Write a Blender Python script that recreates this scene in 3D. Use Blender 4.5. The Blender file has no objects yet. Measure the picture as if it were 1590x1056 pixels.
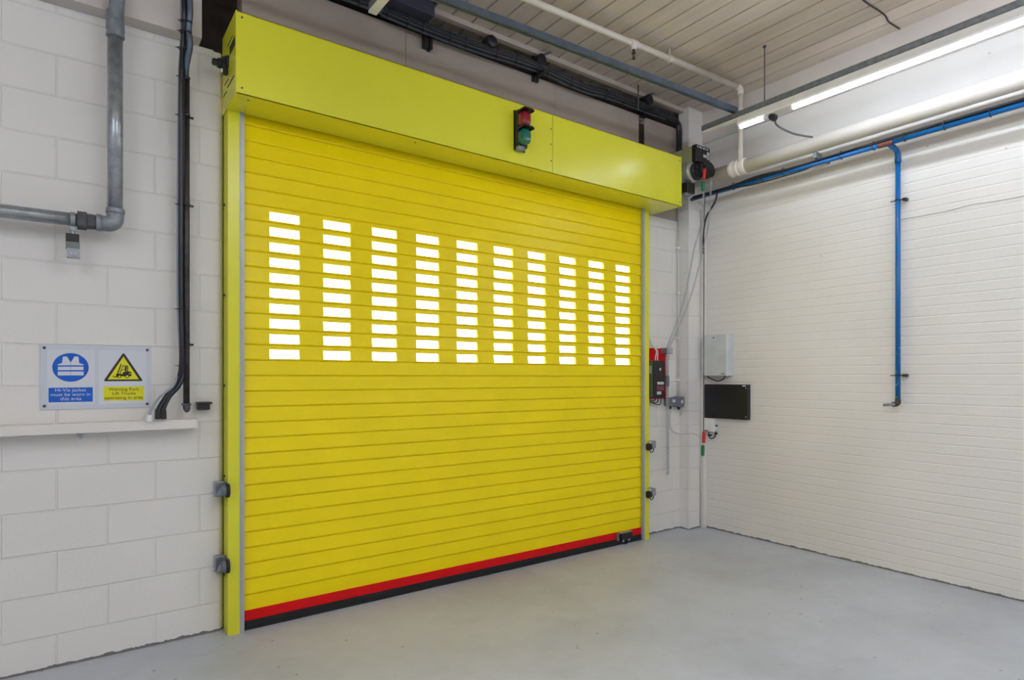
import bpy, bmesh, math, random
from mathutils import Vector, Matrix
random.seed(7)
scn = bpy.context.scene
COL = scn.collection
V = Vector
# ------------------------------------------------------------------ survey
F = 944.0; CA = 0.5873; SA = 0.8094; H = 1.55       # lens (px), heading, eye height
def at(px, py, X=None, Y=None, z=None):
    """point of the room seen at a pixel, on a plane X=, Y= or z="""
    u = (px-795)/F; v = (586-py)/F
    d = V((CA+SA*u, SA-CA*u, v))
    if X is not None: t = X/d.x
    elif Y is not None: t = Y/d.y
    else: t = (z-H)/d.z
    return V((d.x*t, d.y*t, H+v*t))
YW = 4.06; XW = 5.32; ZC = 4.30; YP = 3.945         # door wall, right wall, ceiling, pilaster face
# ------------------------------------------------------------------ materials
def lin(c):
    return tuple(((x/255)/12.92 if x/255 <= .04045 else ((x/255+.055)/1.055)**2.4) for x in c)+(1,)
class N:
    def __init__(s, name):
        s.m = bpy.data.materials.new(name); s.m.use_nodes = True
        s.t = s.m.node_tree; s.b = s.t.nodes['Principled BSDF']; s.o = s.t.nodes['Material Output']
    def n(s, typ, ins=None, **kw):
        k = s.t.nodes.new(typ)
        for a, b in kw.items(): setattr(k, a, b)
        for a, b in (ins or {}).items():
            if isinstance(b, bpy.types.NodeSocket): s.t.links.new(b, k.inputs[a])
            else: k.inputs[a].default_value = b
        return k
    def l(s, a, b): s.t.links.new(a, b)
    def math(s, op, a, b=0.0, c=0.0, clamp=False):
        k = s.n('ShaderNodeMath', operation=op, use_clamp=clamp)
        for i, x in enumerate((a, b, c)):
            if isinstance(x, bpy.types.NodeSocket): s.l(x, k.inputs[i])
            else: k.inputs[i].default_value = x
        return k.outputs[0]
    def pos(s): return s.n('ShaderNodeNewGeometry').outputs['Position']
    def noise(s, scale, detail=3, rough=.5, vec=None):
        k = s.n('ShaderNodeTexNoise', {'Scale': scale, 'Detail': detail, 'Roughness': rough})
        if vec is None: vec = s.pos()
        s.l(vec, k.inputs['Vector']); return k.outputs['Fac']
    def ramp(s, fac, stops):
        k = s.n('ShaderNodeValToRGB', {'Fac': fac}); e = k.color_ramp.elements
        while len(e) < len(stops): e.new(.5)
        for el, (p, c) in zip(e, stops):
            el.position = p; el.color = c if len(c) == 4 else lin(c)
        return k.outputs['Color']
    def mix(s, fac, a, b, blend='MIX'):
        k = s.n('ShaderNodeMix', data_type='RGBA', blend_type=blend)
        for i, x in ((0, fac), (6, a), (7, b)):
            if isinstance(x, bpy.types.NodeSocket): s.l(x, k.inputs[i])
            else: k.inputs[i].default_value = x
        return k.outputs[2]
def mat(name, c, rough=.5, metal=0, var=.06, scale=9, bump=0, bscale=60, spec=.5, coat=0):
    m = N(name); a = lin(c)
    f = m.noise(scale, 4)
    lo = tuple(x*(1-var) for x in a[:3])+(1,); hi = tuple(min(1, x*(1+var)) for x in a[:3])+(1,)
    m.l(m.ramp(f, [(.3, lo), (.7, hi)]), m.b.inputs['Base Color'])
    m.b.inputs['Roughness'].default_value = rough; m.b.inputs['Metallic'].default_value = metal
    m.b.inputs['Specular IOR Level'].default_value = spec
    m.b.inputs['Coat Weight'].default_value = coat
    if bump:
        b = m.n('ShaderNodeBump', {'Strength': bump, 'Distance': .002, 'Height': m.noise(bscale, 3)})
        m.l(b.outputs[0], m.b.inputs['Normal'])
    return m.m
def wall_mat(name, axis, bw, bh, uo, vo, mortar, bdist, paint, smooth_above=None, joint=.95, stip=.30, jc=.10, vert=1):
    """painted masonry; axis 'x','y' or 's' (x+y) runs along the wall"""
    m = N(name)
    sp = m.n('ShaderNodeSeparateXYZ', {0: m.pos()})
    u = {'x': sp.outputs[0], 'y': sp.outputs[1]}.get(axis) or m.math('ADD', sp.outputs[0], sp.outputs[1])
    wob = m.math('MULTIPLY', m.math('SUBTRACT', m.noise(1.6, 2), .5), .012)
    uu = m.math('ADD', m.math('ADD', u, uo), wob); vv = m.math('ADD', m.math('ADD', sp.outputs[2], vo), wob)
    cv = m.n('ShaderNodeCombineXYZ', {0: uu, 1: vv})
    br = m.n('ShaderNodeTexBrick', {'Vector': cv.outputs[0], 'Scale': 1.0, 'Mortar Size': mortar, 'Mortar Smooth': .6,
                                    'Brick Width': bw, 'Row Height': bh, 'Color1': (1, 1, 1, 1), 'Color2': (.8, .8, .8, 1), 'Mortar': (.5, .5, .5, 1)})
    br.offset = .5; br.offset_frequency = 2; br.squash = 1
    fac = br.outputs['Fac']
    if vert < 1:
        row = m.math('ABSOLUTE', m.math('SUBTRACT', m.math('FRACT', m.math('DIVIDE', vv, bh)), .5))
        hl = m.n('ShaderNodeMapRange', {0: row, 1: .40, 2: .48}).outputs[0]
        fac = m.math('MAXIMUM', m.math('MULTIPLY', fac, vert), m.math('MULTIPLY', hl, m.math('MULTIPLY_ADD', m.noise(2.5, 3), 1.4, .05, clamp=True)))
    if smooth_above is not None:
        fac = m.math('MULTIPLY', fac, m.math('LESS_THAN', sp.outputs[2], smooth_above))
    a = lin(paint)
    d1 = tuple(x*.94 for x in a[:3])+(1,)
    base = m.ramp(m.noise(1.3, 5), [(.3, d1), (.65, a)])
    fade = m.math('MULTIPLY', fac, m.math('MULTIPLY_ADD', m.noise(2.3, 2), 1.6, -.35, clamp=True))
    base = m.mix(m.math('MULTIPLY', fade, jc), base, tuple(x*joint*.72 for x in a[:3])+(1,))
    # small chips and drilled holes in the paint
    vo_ = m.n('ShaderNodeTexVoronoi', {'Scale': 2.6, 'Vector': m.pos()})
    chip = m.math('LESS_THAN', m.math('ADD', vo_.outputs['Distance'], m.math('MULTIPLY', m.noise(40, 2), .02)), .028)
    base = m.mix(m.math('MULTIPLY', chip, .45), base, lin((105, 98, 92)))
    # grime where the wall meets the floor
    g = m.math('LESS_THAN', m.math('MULTIPLY_ADD', m.noise(14, 4, .7), -.045, sp.outputs[2]), -.0085)
    base = m.mix(m.math('MULTIPLY', g, .8), base, lin((58, 54, 52)))
    m.l(base, m.b.inputs['Base Color'])
    m.b.inputs['Roughness'].default_value = .55; m.b.inputs['Specular IOR Level'].default_value = .35
    hgt = m.math('MULTIPLY_ADD', fac, -1.0, m.math('MULTIPLY', m.noise(55, 4, .65), stip))
    hgt = m.math('ADD', hgt, m.math('MULTIPLY', m.noise(6, 3), .5))
    b = m.n('ShaderNodeBump', {'Strength': .8, 'Distance': bdist, 'Height': hgt})
    m.l(b.outputs[0], m.b.inputs['Normal'])
    return m.m
PAINT = (233, 229, 225)
M = {}
M['block'] = wall_mat('painted_blockwork', 'x', .457, .2215, .062, -.175+.2215*10, .006, .0042, PAINT, joint=1.05)
M['block_s'] = wall_mat('painted_blockwork_pier', 's', .457, .2215, .1, -.175+.2215*10, .008, .003, PAINT, joint=.95)
M['brick'] = wall_mat('painted_brickwork', 'y', .2375, .0752, .03, .01+.0752*10, .007, .0035, PAINT, smooth_above=3.44, joint=1.2, jc=.10, vert=.22)
def plain_paint(name, c, bump=.15):
    m = N(name); a = lin(c)
    base = m.ramp(m.noise(2.2, 6, .6), [(.3, tuple(x*.88 for x in a[:3])+(1,)), (.65, a)])
    vo_ = m.n('ShaderNodeTexVoronoi', {'Scale': 5.0, 'Vector': m.pos()})
    base = m.mix(m.math('MULTIPLY', m.math('LESS_THAN', vo_.outputs['Distance'], .035), .5), base, lin((90, 84, 80)))
    m.l(base, m.b.inputs['Base Color']); m.b.inputs['Roughness'].default_value = .6
    b = m.n('ShaderNodeBump', {'Strength': bump, 'Distance': .004, 'Height': m.noise(30, 4)})
    m.l(b.outputs[0], m.b.inputs['Normal']); return m.m
M['panel'] = plain_paint('painted_board', (178, 165, 155))
M['paint'] = plain_paint('painted_render', PAINT)
M['beam'] = plain_paint('painted_concrete', (210, 202, 196))
def ceil_mat():
    m = N('painted_ceiling_boards'); a = lin((214, 200, 186))
    sp = m.n('ShaderNodeSeparateXYZ', {0: m.pos()})
    sc = m.n('ShaderNodeCombineXYZ', {0: m.math('MULTIPLY', sp.outputs[0], 5.0), 1: m.math('MULTIPLY', sp.outputs[1], .7), 2: 0.0})
    base = m.ramp(m.noise(1.2, 6, .6, sc.outputs[0]), [(.25, tuple(x*.82 for x in a[:3])+(1,)), (.6, a)])
    st = m.math('GREATER_THAN', m.noise(3.3, 8, .75), .66)
    base = m.mix(m.math('MULTIPLY', st, .35), base, lin((128, 104, 84)))
    m.l(base, m.b.inputs['Base Color']); m.b.inputs['Roughness'].default_value = .7
    return m.m
M['ceil'] = ceil_mat()
def floor_mat():
    m = N('painted_concrete_floor')
    n1 = m.noise(.9, 6, .62); n2 = m.noise(9, 5, .6)
    base = m.ramp(n1, [(.3, (180, 183, 191)), (.5, (195, 199, 208)), (.7, (205, 208, 217))])
    base = m.mix(m.math('MULTIPLY', n2, .25), base, lin((140, 140, 138)))
    v1 = m.n('ShaderNodeTexVoronoi', {'Scale': 7.0, 'Vector': m.pos(), 'Randomness': 1.0})
    sz = m.math('MULTIPLY_ADD', m.noise(3.1, 2), .16, .035)
    spk = m.math('LESS_THAN', m.math('ADD', v1.outputs['Distance'], m.math('MULTIPLY', m.noise(60, 3), .06)), m.math('SUBTRACT', sz, .03))
    base = m.mix(m.math('MULTIPLY', spk, .5), base, lin((96, 94, 92)))
    sp = m.n('ShaderNodeSeparateXYZ', {0: m.pos()})
    scr = m.n('ShaderNodeCombineXYZ', {0: m.math('MULTIPLY_ADD', sp.outputs[0], 3.0, sp.outputs[1]), 1: m.math('MULTIPLY_ADD', sp.outputs[1], 16.0, m.math('MULTIPLY', sp.outputs[0], 5.0)), 2: 0.0})
    ln = m.math('GREATER_THAN', m.noise(2.4, 6, .7, scr.outputs[0]), .65)
    base = m.mix(m.math('MULTIPLY', ln, .35), base, lin((120, 118, 114)))
    m.l(base, m.b.inputs['Base Color'])
    r = m.math('MULTIPLY_ADD', m.noise(5, 5), .28, .28)
    m.l(r, m.b.inputs['Roughness']); m.b.inputs['Specular IOR Level'].default_value = .45
    b = m.n('ShaderNodeBump', {'Strength': .25, 'Distance': .003, 'Height': m.noise(24, 5, .6)})
    m.l(b.outputs[0], m.b.inputs['Normal']); return m.m
M['floor'] = floor_mat()
def curtain_mat():
    m = N('yellow_stucco_embossed_slat'); a = lin((250, 224, 0))
    m.l(m.ramp(m.noise(3, 4), [(.3, tuple(x*.95 for x in a[:3])+(1,)), (.7, a)]), m.b.inputs['Base Color'])
    m.b.inputs['Roughness'].default_value = .36; m.b.inputs['Specular IOR Level'].default_value = .28
    b = m.n('ShaderNodeBump', {'Strength': .35, 'Distance': .0006, 'Height': m.noise(170, 2)})
    m.l(b.outputs[0], m.b.inputs['Normal']); return m.m
M['curtain'] = curtain_mat()
M['lemon'] = mat('lemon_powder_coat', (224, 221, 50), .27, 0, .03, 2, .05, 20)
M['slit'] = mat('dark_slot', (40, 42, 18), .8)
M['red_rail'] = mat('red_powder_coat', (216, 10, 20), .4, spec=.25)
M['rubber'] = mat('black_rubber', (24, 24, 27), .6)
M['alu'] = mat('grey_aluminium', (176, 180, 190), .4, .3)
M['galv'] = mat('galvanised_steel', (156, 162, 168), .30, .62, .22, 24, .12, 40)
M['galv_dull'] = mat('dull_galvanised_steel', (132, 138, 144), .48, .4, .2, 30, .1, 50)
M['strut'] = mat('blue_grey_steel', (96, 108, 126), .45, .6, .15, 14)
M['fitting'] = mat('dark_cast_fitting', (92, 92, 96), .55, .6, .2, 30)
M['black'] = mat('black_plastic', (30, 30, 33), .4)
M['blackc'] = mat('black_cable_sheath', (25, 28, 38), .32)
M['darkpipe'] = mat('dark_painted_pipe', (62, 56, 60), .45, .2, .35, 18)
M['greyc'] = mat('grey_cable_sheath', (150, 158, 172), .4)
M['darkgreyc'] = mat('dark_grey_cable', (88, 88, 90), .5)
M['whitec'] = mat('white_cable_sheath', (214, 212, 208), .5)
M['white'] = mat('white_plastic', (232, 230, 228), .4)
M['pvc'] = mat('white_gloss_duct', (228, 222, 216), .42, 0, .05, 3, .08, 14)
M['cream'] = mat('cream_painted_pipe', (220, 212, 202), .5)
M['blue'] = mat('blue_painted_pipe', (0, 98, 168), .35, 0, .12, 12)
def chipped_blue():
    m = N('blue_paint_chipped'); sp = m.n('ShaderNodeSeparateXYZ', {0: m.pos()})
    low = m.math('LESS_THAN', sp.outputs[2], 1.95)
    ch = m.math('MULTIPLY', m.math('GREATER_THAN', m.noise(38, 4, .6), .62), low)
    m.l(m.mix(ch, lin((0, 98, 168)), lin((120, 190, 215))), m.b.inputs['Base Color'])
    m.b.inputs['Roughness'].default_value = .32; return m.m
M['blue_chip'] = chipped_blue()
M['rust'] = mat('rusty_joint', (112, 66, 60), .7, 0, .3, 60)
M['brass'] = mat('brown_cast_elbow', (74, 62, 58), .55, .3, .2, 60)
M['cab_grey'] = mat('pale_grey_enamel', (206, 210, 212), .35)
M['cab_black'] = mat('black_enamel', (26, 26, 32), .35)
M['greybox'] = mat('mid_grey_plastic', (108, 112, 120), .45)
M['boxgreen'] = mat('grey_green_enamel', (112, 120, 112), .4)
M['olive'] = mat('olive_metallic_gearcase', (178, 182, 132), .32, .35, .1, 10)
M['motor'] = mat('cast_motor_body', (176, 178, 160), .35, .4, .1, 20)
M['chain'] = mat('zinc_chain', (188, 190, 194), .35, .35)
M['red_pl'] = mat('red_plastic', (200, 40, 38), .4)
M['green_pl'] = mat('green_plastic', (0, 120, 78), .4)
M['red_lens'] = mat('red_lens', (140, 0, 30), .12, 0, .2, 60, .5, 160, coat=.5)
M['green_lens'] = mat('green_lens', (0, 100, 82), .12, 0, .2, 60, .5, 160, coat=.5)
M['sign_back'] = mat('pale_acrylic', (206, 210, 220), .25, 0, .02)
M['sign_white'] = mat('white_vinyl', (214, 217, 226), .25, 0, .02)
M['sign_blue'] = mat('blue_vinyl', (0, 92, 200), .3, 0, .02)
M['sign_yellow'] = mat('yellow_vinyl', (226, 222, 20), .3, 0, .02)
M['sign_black'] = mat('black_vinyl', (44, 40, 34), .4, 0, .02)
M['screw'] = mat('screw_head', (90, 92, 98), .4, .6)
M['cavity'] = mat('recess_shade_brown', (44, 36, 30), .9, 0, .5, 6)  # dark brown that carries the shade of the openings in its colour
M['timber'] = mat('painted_timber_batten', (205, 194, 182), .6)
M['label'] = mat('printed_label', (200, 202, 205), .5)
M['boxblue'] = mat('dark_blue_grey_steel', (62, 64, 84), .45, .3)
M['tarmac'] = mat('pale_concrete_yard', (170, 170, 166), .8)
def emit(name, c, s):
    m = N(name); m.b.inputs['Base Color'].default_value = (0.9, .9, .9, 1)
    m.b.inputs['Emission Color'].default_value = c; m.b.inputs['Emission Strength'].default_value = s
    m.l(m.ramp(m.noise(2, 1), [(0, c), (1, c)]), m.b.inputs['Emission Color']); return m.m
M['tube'] = emit('lit_fluorescent_tube', (.87, .93, 1, 1), 66)
M['tube_dim'] = emit('lit_dimmed_fluorescent_tube', (.80, .88, 1, 1), 23)  # same lamp type, emission turned down so the brick wall is not overexposed
def vision():
    m = N('clear_polycarbonate'); t = m.t
    tr = m.n('ShaderNodeBsdfTransparent', {'Color': (.96, .97, .97, 1)})
    gl = m.n('ShaderNodeBsdfGlossy', {'Color': (1, 1, 1, 1), 'Roughness': .05})
    mx = m.n('ShaderNodeMixShader', {0: .05, 1: tr.outputs[0], 2: gl.outputs[0]})
    m.l(mx.outputs[0], m.o.inputs['Surface']); t.nodes.remove(m.b); return m.m
M['vision'] = vision()
# ------------------------------------------------------------------ mesh helpers
class MB:
    def __init__(s): s.bm = bmesh.new()
    def box(s, a, b, bev=0, seg=2, rot=None):
        a, b = V(a), V(b); lo = V([min(x, y) for x, y in zip(a, b)]); hi = V([max(x, y) for x, y in zip(a, b)])
        c = (lo+hi)/2; t = bmesh.new(); bmesh.ops.create_cube(t, size=1)
        for v in t.verts: v.co = V((v.co.x*(hi.x-lo.x), v.co.y*(hi.y-lo.y), v.co.z*(hi.z-lo.z)))
        if bev: bmesh.ops.bevel(t, geom=list(t.edges), offset=bev, segments=seg, affect='EDGES', profile=.5)
        for v in t.verts: v.co = (rot @ v.co if rot else v.co) + c
        s.add(t); return s
    def add(s, t, smooth=False):
        me = bpy.data.meshes.new('t'); t.to_mesh(me); t.free(); s.bm.from_mesh(me); bpy.data.meshes.remove(me)
    def tube(s, pts, r, n=12, cap=True):
        pts = [V(p) for p in pts]; bm = s.bm; rings = []; R = r if isinstance(r, (list, tuple)) else [r]*len(pts)
        up = None
        for i, p in enumerate(pts):
            if i == 0: d = pts[1]-p
            elif i == len(pts)-1: d = p-pts[-2]
            else: d = (pts[i+1]-p).normalized()+(p-pts[i-1]).normalized()
            d.normalize()
            if up is None:
                up = V((0, 0, 1)) if abs(d.z) < .9 else V((1, 0, 0))
            x = d.cross(up).normalized(); up = x.cross(d).normalized()
            k = 1.0
            if 0 < i < len(pts)-1:
                ca = (pts[i+1]-p).normalized().dot((p-pts[i-1]).normalized()); k = 1/max(.6, math.sqrt((1+ca)/2))
            rings.append([bm.verts.new(p+(x*math.cos(2*math.pi*j/n)+up*math.sin(2*math.pi*j/n))*R[i]*(k if abs(k-1) > 1e-4 else 1)) for j in range(n)])
        for a, b in zip(rings, rings[1:]):
            for j in range(n):
                f = bm.faces.new((a[j], a[(j+1) % n], b[(j+1) % n], b[j])); f.smooth = True
        if cap:
            bm.faces.new(rings[0][::-1]); bm.faces.new(rings[-1])
        return s
    def lathe(s, p, d, prof, n=24):
        """prof = [(distance along d, radius)]"""
        p = V(p); d = V(d).normalized()
        return s.tube2([(p+d*t, r) for t, r in prof], d, n)
    def tube2(s, pr, d, n):
        bm = s.bm; up = V((0, 0, 1)) if abs(d.z) < .9 else V((1, 0, 0))
        x = d.cross(up).normalized(); y = x.cross(d).normalized(); rings = []
        for p, r in pr:
            rings.append([bm.verts.new(p+(x*math.cos(2*math.pi*j/n)+y*math.sin(2*math.pi*j/n))*max(r, 1e-4)) for j in range(n)])
        for a, b in zip(rings, rings[1:]):
            for j in range(n): bm.faces.new((a[j], a[(j+1) % n], b[(j+1) % n], b[j]))
        bm.faces.new(rings[0][::-1]); bm.faces.new(rings[-1]); return s
    def poly(s, pts, ext):
        bm = s.bm; ext = V(ext)
        a = [bm.verts.new(V(p)) for p in pts]; b = [bm.verts.new(V(p)+ext) for p in pts]; n = len(a)
        bm.faces.new(a); bm.faces.new(b[::-1])
        for i in range(n): bm.faces.new((a[i], b[i], b[(i+1) % n], a[(i+1) % n]))
        return s
    def build(s, name, m, parent=None, loc=None):
        bmesh.ops.recalc_face_normals(s.bm, faces=list(s.bm.faces))
        me = bpy.data.meshes.new(name); 
        if loc is not None: bmesh.ops.translate(s.bm, verts=list(s.bm.verts), vec=-V(loc))
        s.bm.to_mesh(me); s.bm.free()
        me.materials.append(M[m] if isinstance(m, str) else m)
        o = bpy.data.objects.new(name, me); COL.objects.link(o)
        if loc is not None: o.location = loc
        if parent is not None:
            o.parent = parent
            r = parent; off = V((0, 0, 0))
            while r is not None: off += V(r.location); r = r.parent
            o.location = V(o.location) - off
        return o
def Box(name, m, a, b, parent=None, bev=0, seg=2, rot=None): return MB().box(a, b, bev, seg, rot).build(name, m, parent)
def Tube(name, m, pts, r, parent=None, n=12): return MB().tube(pts, r, n).build(name, m, parent)
def thing(name, label, cat, loc, group=None):
    o = bpy.data.objects.new(name, None); o.empty_display_size = .1; COL.objects.link(o); o.location = loc
    return tag(o, label, cat, group)
def tag(o, label, cat, group=None):
    o['label'] = label; o['category'] = cat
    if group: o['group'] = group
    return o
def struct(o, label=None):
    o['kind'] = 'structure'
    if label: o['label'] = label
    return o
def bend(pts, r, n=6):
    """round the corners of a polyline"""
    pts = [V(p) for p in pts]; out = [pts[0]]
    for a, b, c in zip(pts, pts[1:], pts[2:]):
        p = b+(a-b).normalized()*min(r, (a-b).length*.49); q = b+(c-b).normalized()*min(r, (c-b).length*.49)
        for i in range(n+1):
            t = i/n; out.append(p*(1-t)**2+b*2*t*(1-t)+q*t*t)
    out.append(pts[-1]); return out
def spline(pts, n=8):
    pts = [V(p) for p in pts]; P = [pts[0]*2-pts[1]]+pts+[pts[-1]*2-pts[-2]]; out = []
    for i in range(1, len(P)-2):
        a, b, c, d = P[i-1:i+3]
        for k in range(n):
            t = k/n
            out.append(.5*((2*b)+(c-a)*t+(2*a-5*b+4*c-d)*t*t+(3*b-a-3*c+d)*t**3))
    out.append(pts[-1]); return out
# ------------------------------------------------------------------ the room
XL = -4.5; YB = -6.5
struct(Box('floor', 'floor', (XL-.2, YB-.2, -.15), (XW+.2, 4.30, 0)))
o = Box('yard', 'tarmac', (-8, 4.30, -.15), (13, 16, -.02)); struct(o); o.name = 'ground'
# door wall, left part with a rounded end at the opening
b = MB(); R = .045; xe = .762
pts = [(XL-.2, YW, 0), (xe-R, YW, 0)]+[(xe-R+R*math.sin(a*math.pi/12), YW+R-R*math.cos(a*math.pi/12), 0) for a in range(1, 7)]+[(xe, 4.30, 0), (XL-.2, 4.30, 0)]
b.poly(pts, (0, 0, 3.54)); struct(b.build('wall_front', 'block'))
b = MB(); b.poly([(4.43, YW, 0), (XW+.2, YW, 0), (XW+.2, 4.30, 0), (4.92, 4.30, 0), (4.44, 4.075, 0)], (0, 0, 3.15)); struct(b.build('wall_front', 'block'))
# board panelling over the door: three sheets with open joints
jx = [.862, at(630, 90, Y=YW).x, at(861, 200, Y=YW).x, at(992, 200, Y=YW).x]
for i in range(3):
    struct(Box('wall_front', 'panel', (jx[i]+.002, YW, 3.15), (jx[i+1]-.002, 4.30, 4.10)))
x0 = at(1001, 200, Y=YW).x
struct(Box('wall_front', 'panel', (x0, YW, 3.15), (XW+.2, 4.30, 4.10)))
struct(Box('wall_front', 'panel', (jx[3]-.001, YW+.004, at(996, 190, Y=YW).z+.03), (x0+.001, 4.29, 4.10)))
struct(Box('wall_front', 'cavity', (jx[3]-.001, YW+.010, 3.15), (x0+.001, 4.28, 4.03)))  # dark filler almost flush with the boards, its colour gives the gap's shade
struct(Box('wall_front', 'cavity', (.60, 4.20, 3.50), (XW+.2, 4.42, 4.34)))
struct(Box('wall_front', 'cavity', (.76, 4.09, 3.15), (.864, 4.30, 3.56)))
struct(Box('trim_1', 'beam', (XL-.2, 3.957, 3.54), (.622, 4.31, 4.32)), 'painted concrete lintel beam over the left part of the door wall')
struct(Box('trim_2', 'timber', (.622, 4.0, 4.262), (XW, 4.05, 4.30)), 'timber edge batten of the ceiling')
# rough mortar in the notch
b = MB()
for i in range(26):
    x = random.uniform(.63, .80); y = random.uniform(4.07, 4.18); r_ = random.uniform(.012, .03)
    t = bmesh.new(); bmesh.ops.create_icosphere(t, subdivisions=2, radius=r_)
    for v in t.verts: v.co = V((v.co.x*1.5, v.co.y, v.co.z*.7))*random.uniform(.85, 1.1)+V((x, y, 3.545))
    b.add(t)
struct(b.build('trim_3', 'cavity'), 'broken mortar lumps in the notch beside the hood')
struct(Box('wall_pilaster', 'block_s', (5.08, YP, 0), (XW+.02, YW+.01, 4.30)))
struct(Box('wall_right', 'brick', (XW, YB-.2, 0), (XW+.2, 4.30, 4.34)))
struct(Box('trim_4', 'beam', (XW-.018, YB, 3.965), (XW, YP, 4.30)), 'painted wall head band under the ceiling')
struct(Box('wall_left', 'paint', (XL-.2, YB-.2, 0), (XL, 4.30, 4.34)))
struct(Box('wall_back', 'paint', (XL-.2, YB-.2, 0), (XW+.2, YB, 4.34)))
# ceiling boards with V grooves running front to back
b = MB(); P = .175; x = 2.341-P*40
prof = [(XL-.2, ZC)]
while x < XW+.2:
    if x > XL-.15:
        prof += [(x-.008, ZC), (x-.003, ZC+.024), (x+.003, ZC+.024), (x+.008, ZC)]
        k = x+P/2
    x += P
prof += [(XW+.2, ZC), (XW+.2, ZC+.1), (XL-.2, ZC+.1)]
b.poly([(p[0], YB-.2, p[1]) for p in prof], (0, 4.40-YB+.2, 0)); struct(b.build('ceiling', 'ceil'))
# ------------------------------------------------------------------ roller shutter
RX0, RX1 = .850, 4.400; YC = 3.975
sh = thing('roller_shutter', 'large yellow roller shutter door with ten columns of small clear vision panels', 'roller door', (2.62, 3.97, 0))
PZ = .0961; Z0 = .2128; ZT = 3.36
cols = [(1.007+.3395*i, 1.007+.3395*i+.184) for i in range(10)]
xs = [.80]+[c for w in cols for c in w]+[4.45]
WZ0, WZ1 = .0125, .0700
prof = [(0, .0035), (.0025, .0030), (.0045, -.0070), (.0125, -.0105), (.030, -.0082), (.050, -.0052), (.070, -.0026), (.088, -.0008), (.0945, .0008)]
b = MB(); bm = b.bm
levels = [(.121-.0, .0)]      # (z, dy)
levels = []; open_band = set()
zz = [(.119, -.001), (.150, -.0012), (.185, -.0006), (.2110, .0008)]
levels += zz
k = 0
while Z0+PZ*k < ZT:
    base = Z0+PZ*k
    for (dz, dy) in prof:
        if 15 <= k <= 24 and abs(dz-WZ0) < 1e-6: open_band.add(len(levels)); open_band.add(len(levels)+1); open_band.add(len(levels)+2)
        levels.append((base+dz, dy))
    k += 1
grid = [[bm.verts.new((x, YC+dy, z)) for x in xs] for z, dy in levels]
TH = .016
back = [[bm.verts.new((x, YC+TH, z)) for x in xs] for z, dy in levels]
ncol = len(xs)-1
for i in range(len(levels)-1):
    for j in range(ncol):
        if i in open_band and j % 2 == 1: continue
        bm.faces.new((grid[i][j], grid[i][j+1], grid[i+1][j+1], grid[i+1][j]))
        bm.faces.new((back[i][j], back[i+1][j], back[i+1][j+1], back[i][j+1]))
        # reveals of the holes
for i in sorted(open_band):
    for j in range(1, ncol, 2):
        bm.faces.new((grid[i][j], grid[i+1][j], back[i+1][j], back[i][j]))
        bm.faces.new((grid[i][j+1], back[i][j+1], back[i+1][j+1], grid[i+1][j+1]))
        if i-1 not in open_band: bm.faces.new((grid[i][j], back[i][j], back[i][j+1], grid[i][j+1]))
        if i+1 not in open_band: bm.faces.new((grid[i+1][j], grid[i+1][j+1], back[i+1][j+1], back[i+1][j]))
cur = b.build('slat_curtain', 'curtain', sh)
pane = None
for k in range(15, 25):
    for (a, c) in cols:
        z = Z0+PZ*k; cx = (a+c)/2; cz = z+(WZ0+WZ1)/2
        if pane is None:
            bb = MB(); w2 = (c-a)/2-.001; h2 = (WZ1-WZ0)/2-.001; rr = .008; pp = []
            for sx, sz, a0 in ((1, 1, 0), (-1, 1, 90), (-1, -1, 180), (1, -1, 270)):
                for q in (0, 30, 60, 90):
                    an = math.radians(a0+q); pp.append((sx*(w2-rr)+rr*math.cos(an), -.0015, sz*(h2-rr)+rr*math.sin(an)))
            bb.poly(pp, (0, .003, 0)); pane = bb.build('vision_panel', 'vision'); pane.parent = sh; o = pane
        else:
            o = pane.copy(); COL.objects.link(o); o.parent = sh
        o.location = V((cx, YC+.008, cz))-V(sh.location)
Box('bottom_rail', 'red_rail', (.82, YC-.008, .058), (4.43, YC+.014, .1205), sh, .002)
bb = MB(); bb.box((.82, YC-.012, .002), (4.43, YC+.018, .057), .003)
bb.box((.82, YC-.0155, .040), (4.43, YC-.0125, .046)); bb.box((.82, YC-.0165, .008), (4.43, YC-.0125, .020))
bb.build('bottom_seal', 'rubber', sh)
# guides
for side, xa, xb, ga, gb in ((0, .760, .828, .828, .852), (1, 4.421, 4.483, 4.397, 4.421)):
    g = MB(); g.box((xa, 3.942, 0), (xb, 3.950, 3.16), .001)
    xo = xa if side == 0 else xb
    g.box((xo+(.0006 if side == 0 else -.0046), 3.9435, .0005), (xo+(.0046 if side == 0 else -.0006), 4.0545, 3.158))
    g.box((min(xa, ga), 4.045, 0), (max(xb, gb), 4.055, 3.16))
    if side == 0: g.box((.7635, 4.05, 0), (.7675, 4.28, 3.16))  # added hidden flange that blocks daylight leaking past the guide
    gu = g.build('guide_rail', 'lemon', sh)
    e = MB(); e.box((ga, 3.938, 0), (gb, 3.952, 3.157), .001); e.box((ga+.008, 3.936, 0), (ga+.011, 3.939, 3.157))
    xi = gb if side == 0 else ga
    e.box((xi-.002, 3.95, 0), (xi+.002, 3.966, 3.157)); e.box((xi-.002, 3.998, 0), (xi+.002, 4.05, 3.157))
    e.build('guide_edge', 'alu', gu)
    xf = xo-.004 if side == 0 else xo+.004
    for z in (.35, .95, 1.5, 2.05, 2.6):
        r = MB(); r.lathe((xf, 4.02, z), (-1 if side == 0 else 1, 0, 0), [(-.002, .008), (.004, .008), (.006, .004)], 10)
        r.build('fixing_screw', 'screw', gu)
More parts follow.
